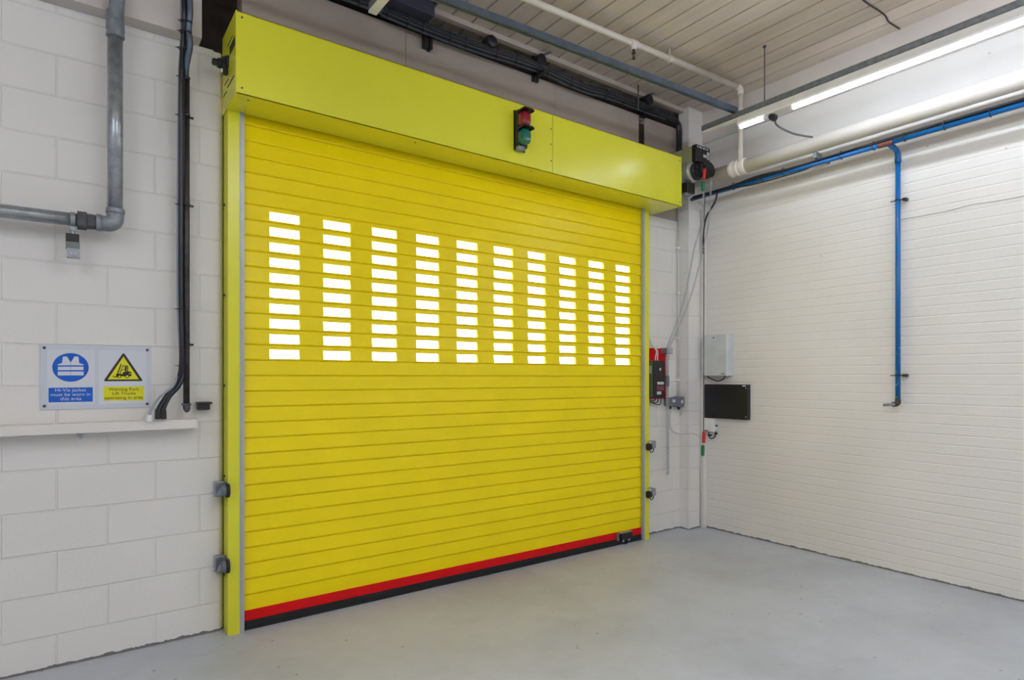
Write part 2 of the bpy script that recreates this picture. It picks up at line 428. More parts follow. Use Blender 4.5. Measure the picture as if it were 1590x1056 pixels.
# hood
HX0, HX1, HY, HZ0, HZ1 = .754, 4.635, 3.683, 3.154, 3.618
g = MB(); g.box((HX0, HY, HZ0), (HX1, HY+.004, HZ1))
g.box((HX0, HY, HZ0), (HX1, 3.955, HZ0+.004)); g.box((HX0, HY, HZ1-.004), (HX1, YW-.004, HZ1))
g.box((HX0+.003, 3.951, HZ0), (.865, 4.05, HZ0+.004)); g.box((4.39, 3.951, HZ0), (HX1, 4.05, HZ0+.004))
hood = g.build('hood', 'lemon', sh)
Box('hood_end_plate', 'lemon', (HX0-.003, HY-.002, HZ0-.002), (HX0+.003, YW-.004, HZ1+.002), hood, .001)
Box('hood_end_plate', 'lemon', (HX1-.003, HY-.002, HZ0-.002), (HX1+.003, YW-.004, HZ1+.002), hood, .001)
xs_ = at(858, 260, Y=HY).x
Box('hood_seam', 'slit', (xs_-.0012, HY-.0008, HZ0+.002), (xs_+.0012, HY+.002, HZ1-.002), hood)
for x, z in [(HX0+.03, HZ1-.03), (HX0+.03, HZ0+.035), (xs_-.015, 3.25), (xs_-.015, 3.38), (xs_-.015, 3.50), (HX1-.02, HZ1-.04), (HX1-.02, HZ0+.04)]:
    r = MB(); r.lathe((x, HY+.001, z), (0, -1, 0), [(0, .006), (.003, .006), (.005, .003)], 10); r.build('hood_screw', 'screw', hood)
for x in (.83, 1.9, 2.9, 3.9): r = MB(); r.lathe((x, HY+.06, HZ0+.001), (0, 0, -1), [(0, .006), (.003, .006), (.005, .003)], 10); r.build('hood_screw', 'screw', hood)
for y0, y1, z0, z1 in [(3.70, 3.84, 3.43, 3.48), (3.76, 3.90, 3.505, 3.512), (3.88, 3.98, 3.305, 3.312), (3.72, 3.90, 3.262, 3.269), (3.93, 4.02, 3.25, 3.256)]:
    Box('hood_slot', 'slit', (HX0-.0045, y0, z0), (HX0-.001, y1, z1), hood)
# barrel shaft end
g = MB(); c = V((HX0-.002, 3.93, 3.41)); g.lathe(c, (-1, 0, 0), [(0, .055), (.012, .055), (.016, .045), (.03, .045), (.034, .03), (.05, .03)], 8)
g.box(c+V((-.012, -.07, -.03)), c+V((0, .06, .03)), .004)
g.lathe(c+V((-.03, 0, 0)), (-1, 0, 0), [(0, .02), (.045, .02), (.05, .014)], 6)
g.box(c+V((-.03, -.05, -.075)), c+V((-.002, -.02, -.02)), .004)
g.build('shaft_bearing', 'black', sh)
r = MB(); r.lathe(c+V((-.028, -.035, -.055)), (-1, 0, 0), [(0, .011), (.010, .010), (.012, .006)], 10); r.build('bearing_bolt', 'white', sh)
# bottom rail device
p = at(971, 829, Y=YC-.02)
dv = thing('safety_edge_transmitter', 'small black transmitter box bolted to the red bottom rail near its right end', 'sensor', (p.x, YC-.012, .02))
Box('housing', 'black', (p.x-.075, YC-.055, .052), (p.x+.065, YC-.014, .118), dv, .006)
g = MB(); g.box((p.x-.105, YC-.022, .045), (p.x-.078, YC-.009, .122), .002); g.box((p.x-.10, YC-.056, .116), (p.x+.06, YC-.009, .121), .001); g.build('bracket', 'galv', dv)
for dx in (-.045, .03):
    g = MB(); g.lathe((p.x+dx, YC-.036, .052), (0, 0, -1), [(0, .012), (.006, .012), (.008, .009), (.02, .009)], 12); g.build('cable_gland', 'chain', dv)
Tube('cable', 'blackc', spline([(p.x-.045, YC-.036, .032), (p.x-.03, YC-.038, .014), (p.x, YC-.040, .012), (p.x+.03, YC-.036, .030)], 6), .0035, dv, 8)
# ------------------------------------------------------------------ traffic light on the hood
pL = at(797, 232, Y=HY); tx0 = pL.x+.0; tz0 = at(797, 232, Y=HY).z; tz1 = at(797, 172, Y=HY).z
tl = thing('traffic_light', 'small black signal with red lens over green lens on the yellow hood', 'traffic light', (tx0+.06, HY, tz0))
y1 = HY-.003; hgt = tz1-tz0
Box('mounting_plate', 'black', (tx0, y1-.006, tz0-.005), (tx0+.105, y1, tz1+.005), tl, .002)
Box('housing', 'black', (tx0+.006, y1-.045, tz0+.015), (tx0+.10, y1-.006, tz1-.002), tl, .006)
Box('terminal_box', 'galv_dull', (tx0+.01, y1-.05, tz0-.012), (tx0+.07, y1-.008, tz0+.02), tl, .004)
for i, m_ in ((1, 'red_lens'), (0, 'green_lens')):
    za = tz0+.025+i*(hgt-.03)/2; zb = za+(hgt-.03)/2-.012
    g = MB(); t = bmesh.new(); bmesh.ops.create_cube(t, size=1)
    bmesh.ops.subdivide_edges(t, edges=list(t.edges), cuts=7, use_grid_fill=True)
    for v in t.verts:
        q = V((v.co.x*2, v.co.y*2, v.co.z*2))
        n_ = (abs(q.x)**3.2+abs(q.y)**3.2+abs(q.z)**3.2)**(1/3.2); q = q/max(n_, .001)*max(abs(q.x), abs(q.y), abs(q.z))
        rib = 1-.02*math.cos(q.x*22)*(1 if q.y < 0 else 0)
        v.co = V((tx0+.053+q.x*.044*rib, y1-.062+q.y*.046*rib, (za+zb)/2+q.z*(zb-za)/2))
    for f in t.faces: f.smooth = True
    g.add(t); g.build('lens', m_, tl)['label'] = 'red lens' if i else 'green lens'
    g = MB(); w = .052
    prof_ = [(-w, 0), (-w, .012), (-.035, .020), (.035, .020), (w, .012), (w, 0), (.046, .0), (.046, .008), (.032, .014), (-.032, .014), (-.046, .008), (-.046, 0)]
    g.poly([(tx0+.053+a, y1-.12, zb-.008+c_) for a, c_ in prof_], (0, .085, 0)); g.build('visor', 'black', tl)
# ------------------------------------------------------------------ motor and chains at the right end of the hood
mo = thing('shutter_motor', 'olive and black drive motor mounted beyond the right end of the yellow hood', 'motor', (4.82, 3.85, 3.3))
cyl = at(1083, 266, Y=3.66)
zt = at(1075, 226, Y=3.68).z; zb_ = at(1075, 250, Y=3.68).z
Box('gearbox', 'olive', (4.795, 3.69, zb_-.005), (5.0, 3.93, zt), mo, .008)
Box('control_cover', 'black', (4.792, 3.635, zb_-.012), (5.008, 3.69, zt+.006), mo, .012, 3)
g = MB()
for i in range(6): g.box((4.81+i*.028, 3.632, zt-.026), (4.81+i*.028+(.018 if i % 2 else .01), 3.636, zt-.010))
g.box((4.90, 3.632, zb_+.045), (4.97, 3.636, zb_+.072)); g.box((4.955, 3.632, zb_+.035), (4.99, 3.636, zb_+.105))
g.build('cover_marking', 'label', mo)
cz = cyl.z; cxm = cyl.x-.02
g = MB(); g.lathe((cxm, 3.93, cz), (0, -1, 0), [(0, .085), (.03, .09), (.10, .09), (.105, .097), (.13, .097), (.135, .090), (.20, .090), (.205, .098), (.235, .098), (.25, .088)], 32)
g.build('motor_body', 'motor', mo)
g = MB(); g.lathe((cxm+.02, 3.69, cz), (0, -1, 0), [(0, .085), (.03, .082), (.036, .07), (.055, .066), (.058, .03), (.07, .03)], 28)
for a in range(6): g.lathe((cxm+.02+.06*math.cos(a), 3.635, cz+.06*math.sin(a)), (0, -1, 0), [(0, .009), (.02, .009)], 8)
g.build('brake_cover', 'black', mo)
wx = at(1103, 265, Y=3.58); wc = V((wx.x, 3.64, wx.z+.01))
g = MB(); g.lathe(wc, (0, -1, 0), [(0, .070), (.014, .074), (.018, .058), (.040, .058), (.044, .074), (.058, .072), (.060, .03), (.064, .03)], 28)
g.box((cxm, 3.60, wc.z-.03), (wc.x, 3.655, wc.z+.045), .006)
g.build('chain_wheel', 'black', mo)
Box('limit_switch_box', 'black', (4.72, 3.68, cz-.215), (4.80+.035, 3.80, cz-.115), mo, .006)
Box('limit_switch_base', 'galv_dull', (4.71, 3.69, cz-.24), (4.80, 3.80, cz-.215), mo, .003)
Box('mounting_bracket', 'galv', (4.638, 3.75, cz-.13), (4.80, 3.90, cz+.10), mo, .003)
def chain_mesh(b, pts, pitch=.024):
    pts = [V(p) for p in pts]; seg = []; L = 0
    out = []; carry = 0
    for p, q in zip(pts, pts[1:]):
        d = q-p; l = d.length; t = carry
        while t < l: out.append((p+d*(t/l), d.normalized())); t += pitch
        carry = t-l
    for i, (p, d) in enumerate(out):
        x = d.cross(V((.3, 1, .1))).normalized(); y = x.cross(d)
        s1 = x if i % 2 else y; s2 = y if i % 2 else x
        ring = []
        for a in range(10):
            an = 2*math.pi*a/10; c0 = p+d*math.cos(an)*.0165+s1*math.sin(an)*.0085
            rad = (d*math.cos(an)+s1*math.sin(an)).normalized()
            ring.append([b.bm.verts.new(c0+(rad*math.cos(k*math.pi/2)+s2*math.sin(k*math.pi/2))*.0028) for k in range(4)])
        for a in range(10):
            r0, r1 = ring[a], ring[(a+1) % 10]
            for k in range(4): b.bm.faces.new((r0[k], r0[(k+1) % 4], r1[(k+1) % 4], r1[k])).smooth = True
bk = at(1037, 545, Y=3.99)
b = MB()
wl = wc+V((-.064, -.029, -.01)); wr = wc+V((.064, -.029, -.01))
lf = spline([wl, at(1090.5, 338, Y=3.66), at(1078, 386, Y=3.75), at(1061, 470, Y=3.88), bk+V((-.012, 0, .03))], 10)
rf = spline([wr, at(1101, 338, Y=3.66), at(1094, 376, Y=3.72), at(1072, 462, Y=3.86), bk+V((.022, 0, .03))], 10)
top = [wc+V((.064*math.cos(a*math.pi/8), -.029, .064*math.sin(a*math.pi/8)-.01*(1-math.sin(a*math.pi/8)))) for a in range(0, 9)]
bot = at(1037, 736, Y=4.0)
tail = [bk+V((-.012, 0, .03)), V((bk.x-.012, 4.0, bk.z-.1)), V((bot.x-.008, 4.0, bot.z+.02)), V((bot.x, 4.0, bot.z)), V((bot.x+.010, 4.0, bot.z+.02)), V((bk.x+.012, 4.0, bk.z-.1)), bk+V((.022, 0, .03))]
chain_mesh(b, top[::-1]+lf+tail[1:]+rf[::-1][1:])
hc = b.build('hand_chain', 'chain', loc=bot)
tag(hc, 'long zinc hand chain looping down from the motor past the red board', 'chain')
# chain tags by the motor
def tag_piece(name, m_, p, q, r=.012, parent=None):
    g = MB(); p, q = V(p), V(q); d = (q-p); L = d.length
    g.lathe(p, d, [(0, r*.6), (L*.06, r), (L*.94, r*1.05), (L, r*.7)], 12); return g.build(name, m_, parent)
ct = hc
tag_piece('red_sleeve', 'red_pl', at(1094, 262, Y=3.55), at(1093, 279, Y=3.55), .015, ct)['label'] = 'red sleeve'
tag_piece('green_sleeve', 'green_pl', at(1092, 281, Y=3.56), at(1091.5, 297, Y=3.56), .015, ct)['label'] = 'green sleeve'
rc = thing('release_cord', 'thin grey pull cord with red and green handles hanging by the corner', 'pull cord', at(1092, 708, Y=3.60))
ctop = at(1093, 303, Y=3.68)
Tube('cord', 'darkgreyc', spline([ctop+V((.02, 0, .02)), at(1093.5, 330, Y=3.64), at(1093, 420, Y=3.62), at(1092.5, 672, Y=3.60)], 6), .0045, rc, 8)
tag_piece('red_handle', 'red_pl', at(1093, 671, Y=3.60), at(1092.6, 688, Y=3.60), .016, rc)['label'] = 'red handle'
Tube('cord_end', 'whitec', [at(1092.5, 688, Y=3.60), at(1091.5, 692, Y=3.60)], .004, rc, 8)
tag_piece('green_handle', 'green_pl', at(1091.5, 691, Y=3.60), at(1091, 708, Y=3.60), .016, rc)['label'] = 'green handle'
# ------------------------------------------------------------------ control gear right of the door
bd = thing('control_backboard', 'red mounting board on the wall behind the black door controller', 'board', (4.68, YW-.006, 1.34))
zT = at(1020, 541, Y=4.05).z; zB = at(1030, 619, Y=4.05).z
Box('panel', 'red_rail', (4.50, YW-.014, zB), (at(1034.3, 580, Y=4.05).x, YW-.002, zT), bd, .002)
Box('chain_keeper', 'galv', (bk.x-.045, 3.965, bk.z-.03), (bk.x+.045, YW-.014, bk.z+.03), bd, .004)
g = MB(); g.lathe(bk+V((0, -.02, 0)), (0, -1, 0), [(0, .03), (.012, .03), (.014, .02)], 16); g.build('keeper_roller', 'chain', bd)
cb = thing('door_controller', 'black fronted shutter controller with grey side fixed on the red board', 'control box', (4.63, 4.04, 1.34))
cx0, cx1, cy, cz0, cz1 = 4.546, 4.712, 3.94, at(1024, 618, Y=3.94).z, at(1024, 560, Y=3.94).z
Box('case', 'boxgreen', (cx0, cy+.012, cz0+.003), (cx1-.01, YW-.015, cz1), cb, .004)
Box('front_cover', 'black', (cx0, cy, cz0), (cx1, cy+.014, cz1), cb, .004)
def dec(px0, py0, px1, py1, m_, name='decal', par=cb, Y=cy):
    a = at(px0, py0, Y=Y); c_ = at(px1, py1, Y=Y); return Box(name, m_, (a.x, Y-.0018, c_.z), (c_.x, Y+.001, a.z), par)
dec(1024, 571.5, 1026.3, 575.5, 'label', 'display'); dec(1020.7, 593, 1030.5, 597, 'label', 'upper_label')
g = mat('maroon_print', (128, 60, 78), .5); M['maroon'] = g
dec(1020, 599.5, 1031, 606, 'maroon', 'warning_label'); dec(1020, 608, 1026.5, 612.5, 'label', 'lower_label')
g = MB()
for py in (579.5, 583.5): g.lathe(at(1025.2, py, Y=cy)+V((0, .002, 0)), (0, -1, 0), [(0, .009), (.010, .009), (.012, .006)], 12)
g.build('push_button', 'rust', cb)
g = MB(); q = V((cx0-.002, cy+.05, 0)); g.box((q.x, 3.965, at(1010, 580, Y=3.97).z), (q.x+.004, 4.0, at(1010, 568, Y=3.97).z)); g.build('rating_plate', 'label', cb)
wh = thing('controller_leads', 'two white flexible leads dropping from the jamb into the door controller', 'cable', at(1024, 560, Y=4.0))
for dx in (0, .03):
    Tube('lead', 'whitec', spline([at(1008.5, 527, Y=4.03)+V((dx*.3, 0, 0)), at(1012, 535, Y=4.02)+V((dx*.4, 0, 0)), at(1019, 545, Y=4.01)+V((dx*.6, 0, 0)), V((4.64+dx, 4.0, cz1+.03)), V((4.64+dx, 4.0, cz1-.002))], 6), .006, wh, 8)
bc = thing('controller_bottom_cables', 'grey cable loops under the door controller curving back to the jamb', 'cable', at(1018, 626, Y=4.0))
for i, (a, d) in enumerate(((1018, 622), (1022, 625), (1026, 628))):
    Tube('cable', 'darkgreyc', spline([at(a, 617.5, Y=4.0), at(a-.5, d-1.5, Y=4.0), at(a-5, d+.5, Y=4.01), at(1009, 621+i*1.5, Y=4.02)], 6), .0055, bc, 8)
Tube('jamb_conduit', 'darkgreyc', [(4.497, 4.035, .25), (4.497, 4.035, 3.14)], .009, None, 10)
tag(bpy.data.objects['jamb_conduit'], 'thin dark conduit running up the wall close beside the right yellow guide', 'conduit')
g = thing('chain_cover', 'small grey clip box holding the hand chain beside the controller', 'clip', at(1037, 600, Y=3.98))
Box('body', 'greybox', at(1034.5, 600, Y=3.965), at(1039.5, 583.5, Y=3.965)+V((0, .02, 0)), g, .003)
Box('back_tab', 'galv', (bk.x-.01, 3.99, at(1037, 598, Y=3.98).z), (bk.x+.008, YW-.002, at(1037, 586, Y=3.98).z), g)
# isolators + conduit in the corner
def isolator(x0, x1, z0, z1, y0, lab):
    t = thing('isolator_switch', lab, 'switch', ((x0+x1)/2, YW, z0))
    Box('box', 'greybox', (x0, y0, z0), (x1, YW-.002, z1), t, .006)
    w = x1-x0; Box('rocker', 'label', (x0+w*.42, y0-.006, z0+.038), (x0+w*.72, y0+.002, z0+.066), t, .002)
    g = MB(); g.lathe((x0+w*.45, y0+.03, z0), (0, 0, -1), [(0, .016), (.012, .016), (.02, .011), (.03, .011)], 12); g.build('cable_gland', 'black', t)
    return t
a = at(1038, 631, Y=4.0); c_ = at(1052, 617, Y=4.0)
isolator(a.x, c_.x, a.z, c_.z, 4.0, 'grey isolator switch box nearer the hanging chain')
a2 = at(1053, 632, Y=3.99)
isolator(at(1053, 620, Y=3.99).x, 5.072, a2.z, c_.z+.006, 3.99, 'grey isolator switch box tucked against the corner pier under the conduit')
zi = c_.z+.006
tp = at(1053.5, 322, Y=4.03)
cd = thing('corner_conduit', 'slim white conduit rising from the corner isolator beside the pier', 'conduit', (tp.x, 4.03, zi))
Tube('pipe', 'whitec', [(tp.x, 4.03, zi), (tp.x, 4.03, tp.z)], .010, cd, 12)
for py in (385, 525, 590, 455):
    g = MB(); p = at(1053, py, Y=4.03); g.box((tp.x-.014, 4.018, p.z-.010), (tp.x+.014, YW-.001, p.z+.010), .003); g.build('saddle', 'white', cd)
Tube('upper_cable', 'darkgreyc', spline([(tp.x, 4.03, tp.z), (tp.x+.005, 4.04, tp.z+.3), (tp.x-.004, 4.05, tp.z+.55)], 6), .004, cd, 8)
w1 = Tube('wall_cable', 'whitec', spline([at(1042, 633, Y=4.05), at(1040.5, 655, Y=4.05), at(1043, 668, Y=4.05), at(1052, 672.5, Y=4.05), V((5.07, 4.045, at(1056, 673, Y=4.05).z)), V((5.072, YP-.006, at(1069, 673, Y=YP).z)), at(1078, 673, Y=YP-.005), at(1089, 680, Y=YP-.006)], 6), .0042, None, 8)
tag(w1, 'thin white cable drooping from the isolators across the pier', 'cable')
w2 = Tube('wall_cable', 'whitec', spline([at(1058, 634, Y=4.0), at(1056.5, 645, Y=4.03), at(1060, 640, Y=4.02), V((5.075, YP-.004, at(1070, 637, Y=YP).z)), at(1080, 638.5, Y=YP-.004), at(1088, 636, Y=YP-.004)], 6), .0035, None, 8)
tag(w2, 'short white cable running level from the corner isolator over the pier', 'cable')
# corner trunking
ty = thing('corner_trunking', 'tall white cable trunking in the corner between pier and brick wall', 'trunking', (5.27, 3.92, 0))
Box('duct', 'pvc', (5.27, 3.905, .0), (XW-.001, YP-.001, 3.30), ty, .002)
Tube('edge_conduit', 'cream', [(5.262, 3.938, 0.02), (5.262, 3.938, 3.28)], .005, ty, 8)
# ------------------------------------------------------------------ boxes on the brick wall
XA = 5.231; yn = at(1130, 550, X=XA).y; yf = at(1090, 550, X=XA).y
z1 = at(1130, 518.5, X=XA).z; z0 = at(1130, 583.5, X=XA).z
al = thing('alarm_panel', 'pale grey steel wall box above the black vented cabinet', 'panel box', (XW, (yn+yf)/2, z0))
g = MB(); g.poly([(XA, yf, z0), (XA, yn+.012, z0), (XA+.006, yn+.003, z0), (XA+.018, yn, z0), (XW-.002, yn, z0), (XW-.002, yf, z0)], (0, 0, z1-z0)); g.build('case', 'cab_grey', al)
g = MB(); g.box((XA-.004, yn+.02, z0+.006), (XA, yf-.002, z1-.004), .0015); g.build('door', 'cab_grey', al)
g = MB(); g.lathe((XA-.003, (yn+yf)/2+.01, z1-.03), (-1, 0, 0), [(0, .008), (.004, .008)], 12); g.build('lock', 'screw', al)
Box('nameplate', 'greybox', (XA-.0055, yn+.035, z0+.014), (XA-.003, yn+.075, z0+.024), al)
Tube('outlet_cable', 'black', spline([V((XA+.04, yn+.06, z0+.002)), V((XA+.04, yn+.075, z0-.03)), V((XA+.045, (yn+yf)/2, z0-.052)), V((XA+.05, yf-.05, z0-.02)), V((XA+.055, yf-.03, z0+.003))], 6), .006, al, 8)
XB = 5.261; yn2 = at(1160, 620, X=XB).y; yf2 = at(1094, 620, X=XB).y; z1 = at(1160, 597.3, X=XB).z; z0b = at(1160, 652.5, X=XB).z
bx = thing('vented_cabinet', 'black flat wall cabinet with slanted vents below the grey box', 'cabinet', (XW, (yn2+yf2)/2, z0b))
Box('case', 'cab_black', (XB, yn2, z0b), (XW-.002, yf2, z1), bx, .003)
g = MB()
for i in range(11):
    for zz_ in (z1-.045, z0b+.03):
        y = yn2+.05+i*.036; g.poly([(XB-.0012, y, zz_), (XB-.0012, y+.012, zz_), (XB-.0012, y+.004, zz_+.022), (XB-.0012, y-.008, zz_+.022)], (.0015, 0, 0))
g.build('vent_slots', 'rubber', bx)
Box('rating_label', 'label', (XB-.0015, yn2+.012, z1-.020), (XB+.001, yn2+.05, z1-.006), bx)
g = MB()
for zz_ in (z1-.035, z0b+.03): g.lathe((XB, yn2+.012, zz_), (-1, 0, 0), [(0, .006), (.004, .005)], 10)
g.build('corner_screws', 'chain', bx)
XJ = 5.25; a = at(1107, 671, X=XJ); c_ = at(1092, 650.5, X=XJ)
jb = thing('junction_box', 'small white junction box under the left edge of the black cabinet', 'junction box', (XW, (a.y+c_.y)/2, a.z))
Box('body', 'white', (XJ, a.y, a.z), (XW+.001, c_.y, z0b-.004), jb, .006)
Box('rust_mark', 'rust', (XJ-.002, c_.y-.06, a.z+.004), (XJ+.003, c_.y-.015, a.z+.014), jb)
Tube('looped_cable', 'black', spline([at(1106, 651, X=5.29), at(1109.5, 656, X=5.30), at(1111, 668, X=5.30), at(1110, 678, X=5.30), at(1104, 681, X=5.29), at(1100, 676, X=5.28), at(1101, 671, X=5.28)], 6), .006, jb, 8)
g = MB(); 
for px, py in ((1111.5, 661), (1111.5, 673), (1103, 676)): p = at(px, py, X=5.30); g.box(p-V((.012, .010, .008)), p+V((.018, .010, .008)), .003)
g.build('cable_clip', 'black', jb)
# ------------------------------------------------------------------ photocells on the guides
def left_cell(py, lab):
    p = at(347, py, Y=3.95); t = thing('photocell_bracket', lab, 'sensor', (.755, 3.97, p.z-.05))
    g = MB(); x = .757
    g.box((x-.055, 4.0, p.z-.045), (x-.001, YW-.001, p.z+.042), .002)
    g.poly([(x-.004, 3.905, p.z-.032), (x-.004, 4.03, p.z-.052), (x-.004, 4.03, p.z+.045), (x-.004, 3.905, p.z+.045)], (.003, 0, 0))
    g.poly([(x-.065, 3.93, p.z-.03), (x-.065, 4.04, p.z-.05), (x-.004, 4.04, p.z-.05), (x-.004, 3.93, p.z-.03)], (0, 0, .003))
    g.poly([(x-.065, 3.93, p.z-.03), (x-.045, 3.93, p.z+.01), (x-.004, 3.93, p.z+.045), (x-.004, 3.93, p.z-.03)], (0, .003, 0))
    g.build('bracket', 'galv', t)
    g = MB(); g.lathe((x+.002, 3.925, p.z), (-1, 0, 0), [(-.004, .043), (.012, .043), (.016, .036)], 24); g.build('lens_ring', 'rubber', t)
    g = MB(); g.lathe((x-.014, 3.925, p.z), (-1, 0, 0), [(0, .034), (.018, .034), (.02, .03)], 20); g.build('sensor_body', 'greybox', t)
left_cell(761, 'upper galvanised photocell bracket on the left yellow guide')
left_cell(878, 'lower galvanised photocell bracket on the left yellow guide')
def right_cell(py, lab):
    p = at(1008, py, Y=3.92); t = thing('photocell', lab, 'sensor', (4.50, 3.94, p.z-.05)); x = 4.436; yb = 3.918
    g = MB(); g.lathe((x, yb-.0, p.z-.005), (1, 0, 0), [(0, .034), (.030, .034), (.034, .026)], 20); g.build('sensor_body', 'black', t)
    g = MB(); g.box((x+.034, yb-.02, p.z-.02), (x+.095, yb-.014, p.z+.048), .001); g.box((x+.03, yb-.02, p.z+.046), (x+.095, YW+.001, p.z+.050), .001); g.build('bracket', 'galv', t)
    Tube('cable', 'black', spline([V((x+.025, yb, p.z-.036)), V((x+.06, yb+.01, p.z-.062)), V((x+.11, yb+.03, p.z-.055)), V((x+.135, yb+.05, p.z-.035)), V((x+.12, yb+.09, p.z-.02)), V((x+.07, yb+.12, p.z-.02))], 6), .005, t, 8)
right_cell(693, 'upper black photocell with looped cable on the right guide')
right_cell(767, 'lower black photocell with looped cable on the right guide')
# ------------------------------------------------------------------ left wall pipework
Yp = 3.93; zl = at(178, 349, Y=Yp).z; xp = at(179, 200, Y=Yp).x; r = .036
gp = thing('galvanised_pipe', 'thick grey galvanised pipe dropping down the wall and turning left', 'pipe', (xp, Yp, zl))
zc = at(179, 40, Y=Yp).z
Tube('vertical_run', 'galv', [(xp, Yp, zl+.06), (xp, Yp, zc-.02)], r, gp, 24)
Tube('upper_run', 'galv_dull', [(xp, Yp, zc), (xp+.008, Yp-.055, zc+.16), (xp+.008, Yp-.06, 4.30)], r, gp, 24)
g = MB(); g.lathe((xp, Yp, zc-.065), (0, 0, 1), [(0, r+.004), (.004, r+.008), (.018, r+.008), (.022, r+.004), (.034, r+.005), (.038, r+.008), (.10, r+.006), (.14, r+.005)], 24); g.build('coupling', 'galv_dull', gp)
ring = bend([(xp-.085, Yp, zl), (xp, Yp, zl), (xp, Yp, zl+.085)], .075, 8)
g = MB(); g.tube(ring, r+.005, 24); g.lathe((xp, Yp, zl+.062), (0, 0, 1), [(0, r+.009), (.022, r+.009), (.026, r+.004)], 24); g.lathe((xp-.062, Yp, zl), (-1, 0, 0), [(0, r+.009), (.022, r+.009), (.026, r+.004)], 24)
g.build('elbow', 'galv_dull', gp)
Tube('horizontal_run', 'galv', [(-2.2, Yp, zl), (xp-.07, Yp, zl)], r-.002, gp, 24)
ux = at(130, 348, Y=Yp).x
g = MB(); g.lathe((ux-.028, Yp, zl), (1, 0, 0), [(0, r), (0.0, r+.013), (.040, r+.013), (.042, r+.006), (.075, r+.004), (.08, r+.001), (.11, r+.001)], 8); g.build('union_nut', 'fitting', gp)
kx = at(113, 348, Y=Yp).x
g = MB(); g.lathe((kx-.010, Yp, zl), (1, 0, 0), [(0, r+.004), (.020, r+.004)], 24); g.box((kx-.012, Yp-.012, zl-.062), (kx+.012, Yp+.012, zl-.03), .003)
g.lathe((kx, Yp, zl-.045), (0, 0, -1), [(0, .010), (.03, .010)], 10); g.build('pipe_clamp', 'galv', gp)
zt_ = at(114, 364, Y=Yp).z; zb2 = at(114, 401, Y=Yp).z
vb = thing('hanging_switch', 'small grey device with black cap hanging under the galvanised pipe', 'device', (kx, Yp, zb2))
zm = zt_-(zt_-zb2)*.33
Box('cap', 'black', (kx-.030, Yp-.022, zm), (kx+.028, Yp+.022, zt_), vb, .003)
Box('body', 'boxgreen', (kx-.030, Yp-.020, zb2+.045), (kx+.030, Yp+.020, zm), vb, .003)
Box('lower_body', 'galv', (kx-.026, Yp-.024, zb2), (kx+.032, Yp+.02, zb2+.050), vb, .003)
def text(s, size, m_, parent, loc, align='CENTER', rotz=0, sx=1, name='lettering', ext=.0004):
    cu = bpy.data.curves.new('t', 'FONT'); cu.body = s; cu.size = size; cu.align_x = align; cu.align_y = 'CENTER'; cu.extrude = ext
    cu.space_line = .95; ob = bpy.data.objects.new('t', cu); COL.objects.link(ob); bpy.context.view_layer.update()
    me = bpy.data.meshes.new_from_object(ob.evaluated_get(bpy.context.evaluated_depsgraph_get())); bpy.data.objects.remove(ob)
    me.transform(Matrix.Rotation(rotz, 4, 'Z') @ Matrix.Rotation(math.pi/2, 4, 'X') @ Matrix.Diagonal((sx, 1, 1, 1)))
    me.materials.clear(); me.materials.append(M[m_]); o = bpy.data.objects.new(name, me); COL.objects.link(o)
    off = V((0, 0, 0)); q = parent
    while q is not None: off += V(q.location); q = q.parent
    o.parent = parent; o.location = V(loc)-off; return o
text('Y13', .018, 'white', vb, (kx+.003, Yp-.0245, zb2+.022))
# vertical cable bundle and dark pipe
ydp = 3.98
def P_(px, py, Y=ydp): return at(px, py, Y=Y)
zpb = P_(290, 628).z; zpt = P_(290, 122).z; xpp = P_(289.5, 400).x
dp = thing('dark_drop_pipe', 'dark brown vertical pipe with capped end beside the yellow door', 'pipe', (xpp, ydp, zpb))
Tube('pipe', 'darkpipe', [(xpp, ydp, zpb), (xpp, ydp, zpt)], .0175, dp, 16)
g = MB(); g.box((xpp-.024, ydp-.024, zpb-.006), (xpp+.024, ydp+.024, zpb+.006), .003); g.tube([(xpp, ydp, zpb), (xpp+.002, ydp, zpb-.025), (xpp+.004, ydp+.01, zpb-.04)], [.020, .019, .012], 16); g.build('end_cap', 'fitting', dp)
for py in (180, 318, 535):
    g = MB(); p = P_(289, py); g.lathe((xpp, ydp, p.z-.008), (0, 0, 1), [(0, .021), (.016, .021)], 16); g.box((xpp-.022, ydp+.012, p.z-.006), (xpp+.040, ydp+.022, p.z+.006), .002); g.box((xpp-.008, ydp+.015, p.z-.006), (xpp+.008, YW-.001, p.z+.006)); g.build('pipe_clip', 'black', dp)
vc = thing('vertical_cable_bundle', 'bundle of black and grey cables tied down the wall left of the door', 'cable bundle', P_(250, 652))
def cab(name, m_, pts, r_, par, n=10): return Tube(name, m_, spline(pts, 8), r_, par, n)
yq = 3.925
tops = [P_(286, -12, 3.85), P_(287, 20, 3.87), P_(286, 60, 3.90)]
cab('cable', 'blackc', [P_(285, -12, 3.86), P_(286, 25, 3.87), P_(284, 70, 3.92), P_(281.5, 120, yq), P_(281, 250, yq+.03), P_(281, 450, yq+.04), P_(282, 560, yq+.03), P_(274, 595, yq+.04), P_(257, 618, yq+.03), P_(247, 635, yq), P_(246, 648, yq)], .0135, vc)
cab('cable', 'blackc', [P_(290, -12, 3.88), P_(289, 25, 3.88), P_(287, 70, 3.93), P_(284, 120, yq+.02), P_(284, 250, yq+.05), P_(283, 450, yq+.06), P_(284, 570, yq+.04), P_(279, 597, yq+.03), P_(263, 616, yq+.03), P_(254, 635, yq), P_(253, 648, yq)], .012, vc)
